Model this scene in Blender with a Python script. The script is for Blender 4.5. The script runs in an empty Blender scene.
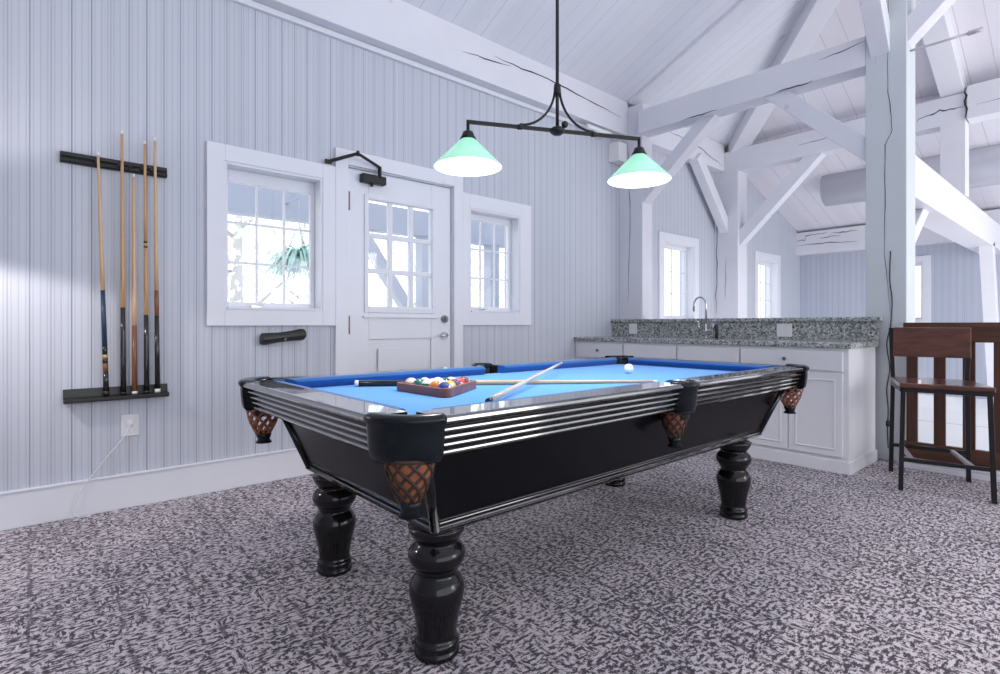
import bpy, bmesh, math, random
from mathutils import Vector, Matrix
random.seed(7)
SC = bpy.context.scene
COL = SC.collection
PI = math.pi
R = math.radians

# ------------------------------------------------------------------ materials
class G:
    def __init__(s, name):
        s.m = bpy.data.materials.new(name); s.m.use_nodes = True
        s.t = s.m.node_tree; s.n = s.t.nodes; s.l = s.t.links
        s.b = s.n['Principled BSDF']; s.out = s.n['Material Output']
    def new(s, t, **k):
        n = s.n.new(t)
        for a, v in k.items(): setattr(n, a, v)
        return n
    def put(s, sock, v):
        if isinstance(v, bpy.types.NodeSocket): s.l.new(v, sock)
        elif v is not None:
            if isinstance(v, (tuple, list)) and len(v) == 3 and sock.type == 'RGBA': v = (*v, 1)
            sock.default_value = v
    def math(s, op, a, b=None, c=None):
        n = s.new('ShaderNodeMath', operation=op)
        s.put(n.inputs[0], a); s.put(n.inputs[1], b); s.put(n.inputs[2], c)
        return n.outputs[0]
    def pos(s):
        g = s.new('ShaderNodeNewGeometry'); return g.outputs['Position']
    def obj(s):
        g = s.new('ShaderNodeTexCoord'); return g.outputs['Object']
    def sep(s, v):
        n = s.new('ShaderNodeSeparateXYZ'); s.l.new(v, n.inputs[0]); return n.outputs
    def comb(s, x, y, z):
        n = s.new('ShaderNodeCombineXYZ')
        for i, q in enumerate((x, y, z)): s.put(n.inputs[i], q)
        return n.outputs[0]
    def scale(s, v, f):
        n = s.new('ShaderNodeVectorMath', operation='MULTIPLY'); s.l.new(v, n.inputs[0]); n.inputs[1].default_value = f
        return n.outputs[0]
    def noise(s, v, scale, detail=2, rough=.5):
        n = s.new('ShaderNodeTexNoise'); s.put(n.inputs['Vector'], v); n.inputs['Scale'].default_value = scale
        n.inputs['Detail'].default_value = detail; n.inputs['Roughness'].default_value = rough
        return n.outputs['Fac']
    def vor(s, v, scale, feature='F1', out='Color'):
        n = s.new('ShaderNodeTexVoronoi', feature=feature); s.put(n.inputs['Vector'], v); n.inputs['Scale'].default_value = scale
        return n.outputs[out]
    def white(s, v, d='1D'):
        n = s.new('ShaderNodeTexWhiteNoise', noise_dimensions=d)
        s.put(n.inputs['W'] if d == '1D' else n.inputs['Vector'], v); return n.outputs['Value']
    def step(s, v, lo, hi):
        n = s.new('ShaderNodeMapRange', interpolation_type='SMOOTHSTEP'); s.put(n.inputs[0], v)
        n.inputs[1].default_value = lo; n.inputs[2].default_value = hi
        return n.outputs[0]
    def mix(s, f, a, b):
        n = s.new('ShaderNodeMix', data_type='RGBA'); s.put(n.inputs[0], f); s.put(n.inputs[6], a); s.put(n.inputs[7], b)
        return n.outputs[2]
    def ramp(s, f, stops):
        n = s.new('ShaderNodeValToRGB'); s.put(n.inputs[0], f); e = n.color_ramp.elements
        while len(e) < len(stops): e.new(.5)
        for q, (p, c) in zip(e, stops): q.position = p; q.color = (*c, 1)
        return n.outputs[0]
    def bump(s, h, strength=.3, dist=.01):
        n = s.new('ShaderNodeBump'); s.put(n.inputs['Height'], h); n.inputs['Strength'].default_value = strength
        n.inputs['Distance'].default_value = dist; s.l.new(n.outputs[0], s.b.inputs['Normal'])
    def set(s, **k):
        names = dict(color='Base Color', rough='Roughness', metal='Metallic', spec='Specular IOR Level', coat='Coat Weight',
                     trans='Transmission Weight', emit='Emission Color', es='Emission Strength', sheen='Sheen Weight', alpha='Alpha')
        for a, v in k.items(): s.put(s.b.inputs[names[a]], v)
        return s.m

def plain(name, c, rough=.5, metal=0, spec=.5, vary=.06, scale=6, coat=0):
    g = G(name); n = g.noise(g.obj(), scale, 3)
    lo = tuple(q*(1-vary) for q in c); hi = tuple(min(1, q*(1+vary)) for q in c)
    g.set(color=g.mix(n, lo, hi), rough=rough, metal=metal, spec=spec, coat=coat)
    return g.m

def groove(g, coord, pitch, width):
    f = g.math('FRACT', g.math('DIVIDE', coord, pitch))
    d = g.math('ABSOLUTE', g.math('SUBTRACT', f, .5))
    return g.step(d, .5 - width/pitch, .5 - width/pitch*.35)       # 1 on the joint

def plank_mat(name, axis, pitch, c, line=.5, beads=0, tint=.05, rough=.5, knots=0, width=.0045, dark=(.16, .17, .22)):
    g = G(name); p = g.pos(); s = g.sep(p); q = s[axis]
    main = groove(g, q, pitch, width)
    idn = g.math('FLOOR', g.math('ADD', g.math('DIVIDE', q, pitch), .5))
    rnd = g.white(idn)
    strength = g.math('MULTIPLY', main, g.math('MULTIPLY_ADD', rnd, .9*line, .35*line))
    base = g.mix(rnd, tuple(v*(1-tint) for v in c), tuple(min(1, v*(1+tint)) for v in c))
    ln = g.noise(g.comb(g.math('MULTIPLY', s[0], 1.2), g.math('MULTIPLY', s[1], 1.2), g.math('MULTIPLY', s[2], 1.2)), 2.0, 4)
    base = g.mix(g.math('MULTIPLY', ln, .25), base, tuple(v*.86 for v in c))
    h = main
    if beads:
        bd = groove(g, g.math('ADD', q, pitch/2/beads), pitch/beads, .0035)
        base = g.mix(g.math('MULTIPLY', bd, .2), base, dark)
        h = g.math('MAXIMUM', main, g.math('MULTIPLY', bd, .5))
    if knots:
        k = g.noise(p, 5, 1); k = g.step(k, .76, .80)
        base = g.mix(g.math('MULTIPLY', k, .35), base, (.45, .33, .32))
    col = g.mix(strength, base, dark)
    g.set(color=col, rough=rough, spec=.3)
    g.bump(g.math('SUBTRACT', 1, h), .35, .004)
    return g.m

def timber_mat(name, c, knots=True):
    g = G(name); p = g.pos()
    n = g.noise(p, 1.6, 5, .6); f = g.noise(p, 9, 3)
    col = g.mix(n, tuple(v*.88 for v in c), tuple(min(1, v*1.05) for v in c))
    k = g.step(g.noise(p, 9, 1), .76, .80)
    col = g.mix(g.math('MULTIPLY', k, .3), col, (.38, .34, .40))
    g.set(color=col, rough=.55, spec=.3); g.bump(f, .25, .006)
    return g.m

def wood_mat(name, a, b, axis=0, rough=.35, scale=14, coat=0):
    g = G(name); s = g.sep(g.obj()); st = [14, 14, 14]; st[axis] = 1.1
    v = g.comb(*[g.math('MULTIPLY', s[i], st[i]) for i in range(3)])
    n = g.noise(v, scale/7, 5, .6)
    g.set(color=g.ramp(n, [(.3, a), (.7, b)]), rough=rough, coat=coat)
    return g.m

def carpet_mat():
    g = G('heather_carpet'); p = g.pos(); s = g.sep(p)
    def dash(sx, sy, off):
        v = g.comb(g.math('MULTIPLY_ADD', s[0], sx, off), g.math('MULTIPLY', s[1], sy), 0)
        return g.noise(v, 1, 2, .65)
    a = dash(34, 78, 0); b = dash(78, 34, 31)
    sel = g.step(g.noise(p, 17, 1), .52, .60)
    m = g.math('ADD', g.math('MULTIPLY', a, sel), g.math('MULTIPLY', b, g.math('SUBTRACT', 1, sel)))
    m = g.math('ADD', m, g.math('MULTIPLY', g.math('SUBTRACT', g.noise(p, 2.0, 2), .5), .12))
    fac = g.step(m, .425, .575)
    grain = g.noise(p, 330, 2, .7)
    light = g.mix(g.step(grain, .3, .7), (.45, .39, .42), (.89, .81, .855)); darkc = g.mix(g.step(grain, .3, .7), (.010, .008, .011), (.12, .10, .12))
    col = g.mix(fac, darkc, light)
    lx = groove(g, s[1], .25, .012); mx = g.step(g.noise(g.comb(g.math('MULTIPLY', s[0], 5), g.math('FLOOR', g.math('MULTIPLY', s[1], 4)), 2), 1, 1), .48, .53)
    ly = groove(g, s[0], .25, .010); my = g.step(g.noise(g.comb(g.math('FLOOR', g.math('MULTIPLY', s[0], 4)), g.math('MULTIPLY', s[1], 5), 7), 1, 1), .52, .57)
    line = g.math('MAXIMUM', g.math('MULTIPLY', lx, mx), g.math('MULTIPLY', ly, my))
    col = g.mix(g.math('MULTIPLY', line, .7), col, (.05, .042, .055))
    g.set(color=col, rough=.95, spec=.12, sheen=.15)
    g.bump(g.math('ADD', fac, grain), .4, .006)
    return g.m

def granite_mat():
    g = G('speckled_granite'); p = g.pos()
    v = g.sep(g.vor(p, 95)); n = g.noise(p, 45, 3)
    c = g.ramp(v[0], [(0, (.05, .06, .06)), (.25, (.20, .23, .23)), (.5, (.36, .40, .39)), (.72, (.55, .58, .56)), (.86, (.40, .33, .29)), (1, (.75, .76, .74))])
    c = g.mix(g.step(n, .55, .72), c, (.13, .15, .15))
    g.set(color=c, rough=.18, spec=.5); return g.m

def glass_mat():
    g = G('window_glass'); n = g.n
    tr = g.new('ShaderNodeBsdfTransparent'); gl = g.new('ShaderNodeBsdfGlossy'); gl.inputs['Roughness'].default_value = .03
    mx = g.new('ShaderNodeMixShader'); lw = g.new('ShaderNodeLayerWeight')
    f = g.math('MULTIPLY_ADD', g.math('POWER', lw.outputs['Facing'], 5), .5, .03)
    g.l.new(f, mx.inputs[0]); g.l.new(tr.outputs[0], mx.inputs[1]); g.l.new(gl.outputs[0], mx.inputs[2])
    g.l.new(mx.outputs[0], g.out.inputs[0]); return g.m

def emit_mat(name, c, st):
    g = G(name); g.set(color=c, emit=c, es=st, rough=.6); return g.m

WALLC = (.60, .625, .70)
WHITE = (.80, .805, .86)
M = {}
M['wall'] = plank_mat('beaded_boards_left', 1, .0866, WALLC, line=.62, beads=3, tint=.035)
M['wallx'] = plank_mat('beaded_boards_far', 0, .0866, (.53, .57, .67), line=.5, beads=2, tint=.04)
M['lowerpanel'] = plank_mat('white_lower_panelling', 2, .42, (.86, .87, .90), line=.6, width=.008)
M['ceilA'] = plank_mat('white_ceiling_boards_side', 1, .155, (.80, .81, .88), line=.5, tint=.025, knots=1, width=.004, dark=(.36, .36, .44))
M['ceilB'] = plank_mat('white_ceiling_boards_end', 0, .21, (.82, .80, .86), line=.55, tint=.025, knots=1, width=.005, dark=(.42, .38, .44))
M['timber'] = timber_mat('painted_timber', (.80, .80, .86))
M['shadedpost'] = timber_mat('timber_with_painted_shade', (.65, .69, .715))  # white timber tinted grey-green: shade on the post's front put into its colour
M['crack'] = plain('timber_crack', (.035, .03, .035), .9)
M['addedwall'] = plain('added_dim_wall', (.50, .51, .55), .7)  # kept grey to hold back bounce light
M['trim'] = plain('white_trim_paint', WHITE, .4, vary=.02)
M['cab'] = plain('white_cabinet_paint', (.80, .80, .84), .35, vary=.02)
M['carpet'] = carpet_mat()
M['granite'] = granite_mat()
M['glass'] = glass_mat()
M['black'] = plain('black_lacquer', (.006, .0055, .0065), .12, spec=.42, vary=.2)
M['blackrail'] = plain('black_rail_lacquer', (.013, .012, .014), .10, spec=.5, vary=.2, coat=1)
M['blackrail'].node_tree.nodes['Principled BSDF'].inputs['IOR'].default_value = 2.3
M['cabinetblack'] = plain('black_table_body', (.004, .0042, .0055), .22, spec=.16, vary=.2)
M['leather'] = plain('black_pocket_leather', (.006, .010, .013), .26, spec=.28, vary=.4, scale=25)
M['iron'] = plain('black_iron', (.02, .019, .02), .4, metal=.4)
M['rackblack'] = plain('black_rack_wood', (.015, .015, .014), .35)
M['chrome'] = plain('brushed_chrome', (.62, .63, .66), .15, metal=1)
M['steelknob'] = plain('dark_nickel', (.20, .20, .21), .3, metal=.9)
M['copper'] = plain('coppery_hinge', (.30, .14, .09), .4, metal=.6)
M['blackplastic'] = plain('black_plastic', (.02, .02, .022), .4)
M['whiteplastic'] = plain('white_plastic', (.82, .82, .83), .35, vary=.01)
M['bristle'] = plain('black_bristle', (.015, .015, .016), .8, vary=.5, scale=90)
M['net'] = plain('brown_net_leather', (.30, .10, .045), .42, vary=.35, scale=40)
M['netdark'] = plain('dark_net_leather', (.05, .025, .018), .6, vary=.3, scale=40)
M['rackwood'] = wood_mat('reddish_rack_wood', (.14, .045, .035), (.28, .10, .075), 0, .3)
M['railing'] = wood_mat('dark_railing_wood', (.055, .022, .014), (.15, .065, .036), 0, .4)
M['railingz'] = wood_mat('dark_railing_slat_wood', (.045, .018, .013), (.125, .052, .032), 2, .4)
M['stool'] = wood_mat('mahogany_stool_wood', (.06, .018, .013), (.15, .05, .03), 0, .28, coat=.5)
M['maple'] = wood_mat('pale_maple', (.62, .40, .23), (.74, .51, .31), 2, .3)
M['maple2'] = wood_mat('honey_maple', (.55, .31, .14), (.66, .41, .21), 2, .3)
M['ash'] = wood_mat('greyish_ash', (.50, .44, .40), (.68, .62, .58), 2, .25)
M['buttbrown'] = wood_mat('chestnut_butt', (.16, .06, .03), (.28, .11, .05), 2, .3)
M['buttblack'] = plain('black_butt', (.012, .011, .012), .25, coat=.4)
M['buttblue'] = plain('blue_black_wrap', (.02, .045, .09), .4, vary=.4, scale=60)
M['ferrule'] = plain('white_ferrule', (.85, .85, .84), .3, vary=.01)
M['gold'] = plain('gold_ring', (.70, .50, .16), .3, metal=.6)
M['duct'] = plain('painted_duct', (.74, .74, .80), .35, metal=.2)
M['porch'] = plain('grey_porch_timber', (.42, .44, .52), .7)
M['leaf'] = plain('washed_out_leaves', (.84, .88, .84), .8, vary=.12, scale=3)  # leaves bleached so their colour carries the overexposed look
M['bark'] = plain('washed_out_bark', (.52, .50, .50), .9)  # bark paled too, overexposure put into its colour
M['fern'] = plain('fern_green', (.42, .62, .56), .7, vary=.3, scale=8)
M['outground'] = plain('bright_ground', (.70, .72, .68), .9)
M['rod'] = plain('painted_steel_rod', (.55, .52, .56), .4, metal=.5)
def cloth_mat(name, c):
    g = G(name); n = g.noise(g.obj(), 300, 2)
    g.set(color=g.mix(n, tuple(q*.92 for q in c), tuple(min(1, q*1.06) for q in c)), rough=.85, spec=.15, sheen=.25)
    return g.m
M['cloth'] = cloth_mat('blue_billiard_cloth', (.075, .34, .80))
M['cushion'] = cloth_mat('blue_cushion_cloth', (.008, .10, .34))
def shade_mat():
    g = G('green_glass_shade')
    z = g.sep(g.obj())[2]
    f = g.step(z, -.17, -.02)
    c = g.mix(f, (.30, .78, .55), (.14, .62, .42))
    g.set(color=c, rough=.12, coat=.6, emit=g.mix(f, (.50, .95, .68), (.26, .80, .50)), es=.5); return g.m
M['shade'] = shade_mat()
M['shadein'] = emit_mat('white_shade_lining', (1, 1, .98), 2.2)
M['bulb'] = emit_mat('lit_bulb', (1, .98, .93), 6)
def ball_mat(name, c, stripe):
    g = G(name); o = g.obj(); s = g.sep(o)
    w = (.86, .84, .79); col = c
    if stripe: col = g.mix(g.step(g.math('ABSOLUTE', s[2]), .0135, .0145), c, w)
    k = g.math('ABSOLUTE', s[0]); col = g.mix(g.step(k, .0255, .026), col, w)
    g.set(color=col, rough=.06, spec=.6, coat=.5); return g.m

# ------------------------------------------------------------------ mesh helpers
class MB:
    def __init__(s): s.bm = bmesh.new(); s.mats = []; s.cur = 0
    def mat(s, m):
        if m not in s.mats: s.mats.append(m)
        s.cur = s.mats.index(m); return s
    def face(s, vs, smooth=False):
        try:
            f = s.bm.faces.new(vs); f.material_index = s.cur; f.smooth = smooth
        except ValueError: pass
    def box(s, x0, x1, y0, y1, z0, z1):
        v = [s.bm.verts.new(p) for p in ((x0,y0,z0),(x1,y0,z0),(x1,y1,z0),(x0,y1,z0),(x0,y0,z1),(x1,y0,z1),(x1,y1,z1),(x0,y1,z1))]
        for q in ((3,2,1,0),(4,5,6,7),(0,1,5,4),(1,2,6,5),(2,3,7,6),(3,0,4,7)): s.face([v[i] for i in q])
        return s
    def hexa(s, pts):                                   # 4 bottom + 4 top points, same winding as box
        v = [s.bm.verts.new(p) for p in pts]
        for q in ((3,2,1,0),(4,5,6,7),(0,1,5,4),(1,2,6,5),(2,3,7,6),(3,0,4,7)): s.face([v[i] for i in q])
        return s
    def bar(s, p0, p1, w, h, up=(0,0,1)):               # rectangular bar; h across `up`
        p0, p1 = Vector(p0), Vector(p1); d = (p1-p0).normalized(); up = Vector(up)
        a = d.cross(up).normalized(); u = a.cross(d).normalized()
        pts = []
        for p in (p0, p1):
            for i, j in ((-1,-1),(1,-1),(1,1),(-1,1)): pts.append(p + a*(w/2*i) + u*(h/2*j))
        return s.hexa(pts)
    def tube(s, pts, r, n=10, cap=True):
        pts = [Vector(p) for p in pts]; m = len(pts)
        rs = r if isinstance(r, (list, tuple)) else [r]*m
        ref = None; rings = []
        for i, p in enumerate(pts):
            d = (pts[min(i+1, m-1)] - pts[max(i-1, 0)]).normalized()
            if ref is None: ref = Vector((0,0,1)) if abs(d.z) < .9 else Vector((1,0,0))
            a = d.cross(ref)
            if a.length < 1e-4: a = d.orthogonal()
            a.normalize(); b = d.cross(a).normalized(); ref = a.cross(d).normalized() if False else ref
            rings.append([s.bm.verts.new(p + (a*math.cos(t)+b*math.sin(t))*rs[i]) for t in (2*PI*k/n for k in range(n))])
        for A, B in zip(rings, rings[1:]):
            for k in range(n): s.face([A[k], A[(k+1)%n], B[(k+1)%n], B[k]], True)
        if cap: s.face(rings[0][::-1]); s.face(rings[-1])
        return s
    def lathe(s, prof, c=(0,0,0), n=32, a0=0, a1=2*PI, cap=False, closed=False):
        full = abs(a1-a0-2*PI) < 1e-6; m = n if full else n+1
        rings = []
        for r, z in prof:
            rings.append([s.bm.verts.new((c[0]+r*math.cos(a0+(a1-a0)*k/n), c[1]+r*math.sin(a0+(a1-a0)*k/n), c[2]+z)) for k in range(m)])
        seq = list(zip(rings, rings[1:])) + ([(rings[-1], rings[0])] if closed else [])
        for A, B in seq:
            for k in range(n): s.face([A[k], A[(k+1)%m], B[(k+1)%m], B[k]], True)
        if cap: s.face(rings[0][::-1]); s.face(rings[-1])
        if closed and not full:
            s.face([q[0] for q in rings]); s.face([q[-1] for q in rings][::-1])
        return s
    def prism(s, poly, z0, z1):
        a = [s.bm.verts.new((x, y, z0)) for x, y in poly]; b = [s.bm.verts.new((x, y, z1)) for x, y in poly]
        s.face(a[::-1]); s.face(b); n = len(poly)
        for i in range(n): s.face([a[i], a[(i+1)%n], b[(i+1)%n], b[i]])
        return s
    def poly(s, pts, t=None):                           # flat polygon, thickened by vector t
        a = [s.bm.verts.new(p) for p in pts]; s.face(a)
        if t is not None:
            b = [s.bm.verts.new(Vector(p)+Vector(t)) for p in pts]; s.face(b[::-1]); n = len(pts)
            for i in range(n): s.face([a[i], b[i], b[(i+1)%n], a[(i+1)%n]])
        return s
    def sweep(s, prof, p0, p1, inn, miter=None, miter1=None):        # prof: (u inward, z); straight sweep p0->p1 with end mitres
        p0, p1, inn = Vector(p0), Vector(p1), Vector(inn); d = (p1-p0).normalized()
        A, B = [], []
        for u, z in prof:
            sh = miter(u) if miter else 0; sh1 = miter1(u) if miter1 else sh
            A.append(s.bm.verts.new(p0 + inn*u + d*sh + Vector((0,0,z)))); B.append(s.bm.verts.new(p1 + inn*u - d*sh1 + Vector((0,0,z))))
        n = len(prof)
        for i in range(n): s.face([A[i], A[(i+1)%n], B[(i+1)%n], B[i]])
        s.face(A[::-1]); s.face(B); return s
    def build(s, name, m=None, parent=None, bevel=0, smooth=False, seg=2):
        bmesh.ops.recalc_face_normals(s.bm, faces=s.bm.faces)
        me = bpy.data.meshes.new(name); 
        if smooth:
            for f in s.bm.faces: f.smooth = True
        s.bm.to_mesh(me); s.bm.free()
        for q in (s.mats or [m]): me.materials.append(q)
        o = bpy.data.objects.new(name, me); COL.objects.link(o)
        if parent: o.parent = parent; o.matrix_parent_inverse = parent_inv(parent)
        if bevel:
            b = o.modifiers.new('bevel', 'BEVEL'); b.width = bevel; b.segments = seg; b.limit_method = 'ANGLE'; b.angle_limit = R(40)
        return o

INV = {}
def parent_inv(p): return INV.get(p.name, Matrix.Identity(4))
def tag(o, label, cat, group=None):
    o['label'] = label; o['category'] = cat
    if group: o['group'] = group
    return o
def thing(name, label, cat, loc=(0,0,0), group=None, local=False):
    """Empty at the thing's base. local=False: part meshes carry world coordinates (base offset removed by the parent inverse)."""
    o = bpy.data.objects.new(name, None); COL.objects.link(o); o.location = loc; o.empty_display_size = .1
    if not local: INV[o.name] = Matrix.Translation(-Vector(loc))
    return tag(o, label, cat, group)
def struct(o, label=None):
    o['kind'] = 'structure'
    if label: o['label'] = label
    return o
def copy_tree(o, parent=None):
    c = o.copy(); COL.objects.link(c); c.parent = parent
    for ch in list(o.children): copy_tree(ch, c)
    return c

# ------------------------------------------------------------------ room shell
def wall_with_holes(axis, t0, t1, a0, a1, z0, z1, holes, mat, name):
    """axis 'x': wall plane normal x, spans a=y. holes: (a0,a1,z0,z1)."""
    mb = MB()
    As = sorted({a0, a1, *[h[0] for h in holes], *[h[1] for h in holes]})
    for p, q in zip(As, As[1:]):
        mid = (p+q)/2; hs = sorted([(h[2], h[3]) for h in holes if h[0] < mid < h[1]]); z = z0
        for h0, h1 in hs + [(z1, z1)]:
            if h0 > z + 1e-5:
                if axis == 'x': mb.box(t0, t1, p, q, z, h0)
                else: mb.box(p, q, t0, t1, z, h0)
            z = max(z, h1)
    bmesh.ops.remove_doubles(mb.bm, verts=mb.bm.verts, dist=1e-5)
    return struct(mb.build(name, mat))

W1 = (.935, 1.577, 1.15, 2.095); W2 = (2.905, 3.505, 1.165, 2.075)
W3 = (5.97, 6.705, 1.12, 2.105); W4 = (8.64, 9.39, 1.12, 2.10); DR = (1.772, 2.733, 0, 2.232)
W5 = (1.17, 1.765, 1.12, 2.04); W6 = (4.4, 7.2, .6, 2.1)
wall_with_holes('x', -.2, 0, -3.2, 10.6, -2.6, 3.52, [W1, W2, W3, W4, DR], M['wall'], 'wall_left')
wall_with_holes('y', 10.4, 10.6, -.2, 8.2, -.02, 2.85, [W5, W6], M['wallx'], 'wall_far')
struct(MB().box(-.0, 8.2, 10.36, 10.6, -2.6, -.02).build('wall_far_lower', M['lowerpanel']))
struct(MB().prism([(0,-3.2),(8.2,-3.2),(8.2,4.95),(2.68,4.95),(2.68,5.22),(0,5.22)], -.3, 0).build('floor', M['carpet']))
struct(MB().box(-.2, 8.2, 5.22, 10.6, -2.8, -2.6).build('floor_lower', M['carpet']))

SL = .44; CZ = 3.555
zA = lambda x: CZ + SL*(x-.12)
RX = 4.1
up = (0, 0, .12)
rz = zA(RX); ry = 7.55-(RX-.12)
struct(MB().poly([(-.2,-3.2,zA(-.2)),(RX,-3.2,rz),(RX,ry,rz),(.12,7.55,CZ),(-.2,7.87,zA(-.2))], up).build('ceiling', M['ceilA']))
struct(MB().poly([(.12,7.55,CZ),(RX,ry,rz),(2*RX-.12,7.55,CZ)], up).build('ceiling_end', M['ceilB']))
struct(MB().poly([(2*RX+.2,-3.2,zA(-.2)),(2*RX+.2,7.87,zA(-.2)),(2*RX-.12,7.55,CZ),(RX,ry,rz),(RX,-3.2,rz)], up).build('ceiling_right', M['ceilA']))
struct(MB().poly([(-.2,7.5,3.54),(8.2,7.5,3.54),(8.2,10.6,2.60),(-.2,10.6,2.60)], up).build('ceiling_lower', M['ceilB']))

struct(MB().box(-.2, 8.4, -3.4, -3.2, -.3, 5.6).build('wall_back_added', M['addedwall']))  # unseen wall, added to balance the light in the room
# baseboards
def base_run(name, y0, y1):
    return struct(MB().box(0, .018, y0, y1, 0, .185).box(0, .024, y0, y1, .185, .197).build(name, M['trim'], bevel=.003))
base_run('baseboard_left', -3.2, 1.672)
base_run('baseboard_left_beyond_door', 2.83, 4.33)
struct(MB().box(2.68, 6.5, 4.86, 4.95, 0, .04).box(2.68, 6.5, 4.872, 4.95, .044, .072).build('baseboard_loft_edge', M['trim'], bevel=.003))

# trim under the wall plate
struct(MB().box(0, .03, -3.2, 5.0, 3.135, 3.175).build('trim_wall_top', M['trim'], bevel=.004))

# ------------------------------------------------------------------ windows and door in the left wall
def window(name, W, cas, cols, rows, blank=.0, axis='x', x0=0, crank=True):
    a0, a1, z0, z1 = W; c0, c1, cz0, cz1 = cas
    def B(mb, d0, d1, p, q, lo, hi):                    # d: depth into the room (+) or wall (-)
        if axis == 'x': mb.box(d0, d1, p, q, lo, hi)
        else: mb.box(p, q, x0-d1, x0-d0, lo, hi)
        return mb
    mb = MB()
    B(mb, 0, .026, c0, a0, cz0, cz1); B(mb, 0, .026, a1, c1, cz0, cz1)
    B(mb, 0, .026, a0, a1, cz0, z0); B(mb, 0, .026, a0, a1, z1, cz1)
    root = struct(mb.build(name, M['trim'], bevel=.003))
    jb = MB(); t = .016
    B(jb, -.16, .02, a0, a0+t, z0, z1); B(jb, -.16, .02, a1-t, a1, z0, z1)
    B(jb, -.16, .02, a0+t, a1-t, z1-t, z1); B(jb, -.16, .03, a0+t, a1-t, z0, z0+t)
    jb.build('window_jamb', M['trim'], root, bevel=.002)
    g0, g1, h0, h1 = a0+t+.03, a1-t-.03, z0+t+.035, z1-t-.03-blank
    sb = MB()
    B(sb, -.12, -.085, a0+t, g0, z0+t, z1-t); B(sb, -.12, -.085, g1, a1-t, z0+t, z1-t)
    B(sb, -.12, -.085, g0, g1, z0+t, h0); B(sb, -.12, -.085, g0, g1, h1, z1-t)
    sb.build('window_sash', M['trim'], root, bevel=.003)
    mu = MB()
    for i in range(1, cols):
        y = g0+(g1-g0)*i/cols; B(mu, -.11, -.094, y-.0065, y+.0065, h0, h1)
    for i in range(1, rows):
        z = h0+(h1-h0)*i/rows; B(mu, -.1095, -.0945, g0, g1, z-.0065, z+.0065)
    mu.build('window_muntins', M['trim'], root)
    B(MB(), -.104, -.100, g0, g1, h0, h1).build('window_pane', M['glass'], root)
    if crank:
        ym = a0+(a1-a0)*.32; kb = MB()
        B(kb, -.06, -.03, ym-.03, ym+.03, z0+t, z0+t+.014)
        kb.tube([(-.04, ym+.01, z0+t+.014), (-.02, ym+.045, z0+t+.016)], .005)
        kb.build('window_crank', M['chrome'], root)
    return root
window('window_1', W1, (.832, 1.672, 1.045, 2.20), 3, 3, .055)
window('window_2', W2, (2.828, 3.655, 1.048, 2.20), 3, 3, .03)
window('window_3', W3, (5.865, 6.815, 1.0, 2.21), 2, 3, .02, crank=False)
window('window_4', W4, (8.54, 9.49, 1.0, 2.21), 2, 3, .02, crank=False)
window('window_5', W5, (1.07, 1.86, 1.0, 2.12), 2, 3, .02, axis='y', x0=10.4, crank=False)

window('window_added_for_light', W6, (4.3, 7.3, .48, 2.2), 4, 3, .02, axis='y', x0=10.4, crank=False)  # unseen window, added to let light in from the far right

# door casing
y0, y1 = DR[0], DR[1]
struct(MB().box(0, .028, 1.672, y0, 0, 2.34).box(0, .028, y1, 2.828, 0, 2.34).box(0, .028, y0, y1, 2.232, 2.34).build('trim_door_casing', M['trim'], bevel=.003))
struct(MB().box(-.2, -.0, y0, y0+.006, 0, 2.232).box(-.2, 0, y1-.006, y1, 0, 2.232).box(-.2, 0, y0, y1, 2.226, 2.232).build('trim_door_jamb', M['trim']))
# door leaf
d0, d1, dt = y0+.012, y1-.012, 2.218
L0, L1, LZ0, LZ1 = 1.955, 2.525, 1.195, 2.01
mb = MB(); xf = -.012; xb = -.055
mb.box(xb, xf, d0, L0, .01, dt).box(xb, xf, L1, d1, .01, dt).box(xb, xf, L0, L1, LZ1, dt).box(xb, xf, L0, L1, .94, LZ0)
mb.box(xb, xf, L0, L1, .01, .12).box(xb, xf-.014, L0, L1, .12, .94)
mb.box(xf, xf+.012, L0-.04, L1+.04, LZ1+.005, LZ1+.04).box(xf, xf+.012, L0-.04, L0-.006, LZ0-.05, LZ1+.005).box(xf, xf+.012, L1+.006, L1+.04, LZ0-.05, LZ1+.005)
mb.box(xf, xf+.012, L0-.006, L1+.006, LZ0-.05, LZ0-.008)
mb.box(xf, xf+.022, L0-.05, L1+.06, LZ0-.09, LZ0-.072)
door = struct(mb.build('door_1', M['trim'], bevel=.003))
mu = MB()
for i in (1, 2):
    y = L0+(L1-L0)*i/3; mu.box(-.05, -.014, y-.018, y+.018, LZ0, LZ1)
    z = LZ0+(LZ1-LZ0)*i/3; mu.box(-.0495, -.0145, L0, L1, z-.018, z+.018)
mu.build('door_muntins', M['trim'], door, bevel=.003)
MB().box(-.036, -.032, L0, L1, LZ0, LZ1).build('door_pane', M['glass'], door)
mb = MB().box(-.013, -.002, 2.03, 2.46, .16, .87); mb.build('door_panel', M['trim'], door, bevel=.006)
dbz = 1.10
mb = MB(); 
def disc(mb, x0, x1, y, z, r, n=20): return mb.tube([(x0, y, z), (x1, y, z)], r, n)
disc(mb, xf, xf+.02, 2.655, dbz, .032); disc(mb, xf+.02, xf+.03, 2.655, dbz, .02)
mb.box(xf+.03, xf+.042, 2.649, 2.661, dbz-.016, dbz+.016); mb.build('deadbolt', M['steelknob'], door, bevel=.002)
mb = MB(); disc(mb, xf, xf+.015, 2.655, .962, .033); disc(mb, xf+.015, xf+.05, 2.655, .962, .012)
mb.tube([(xf+.05, 2.655, .962), (xf+.055, 2.62, .962), (xf+.052, 2.575, .960)], [.012, .010, .008]); mb.build('door_handle', M['chrome'], door)
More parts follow.
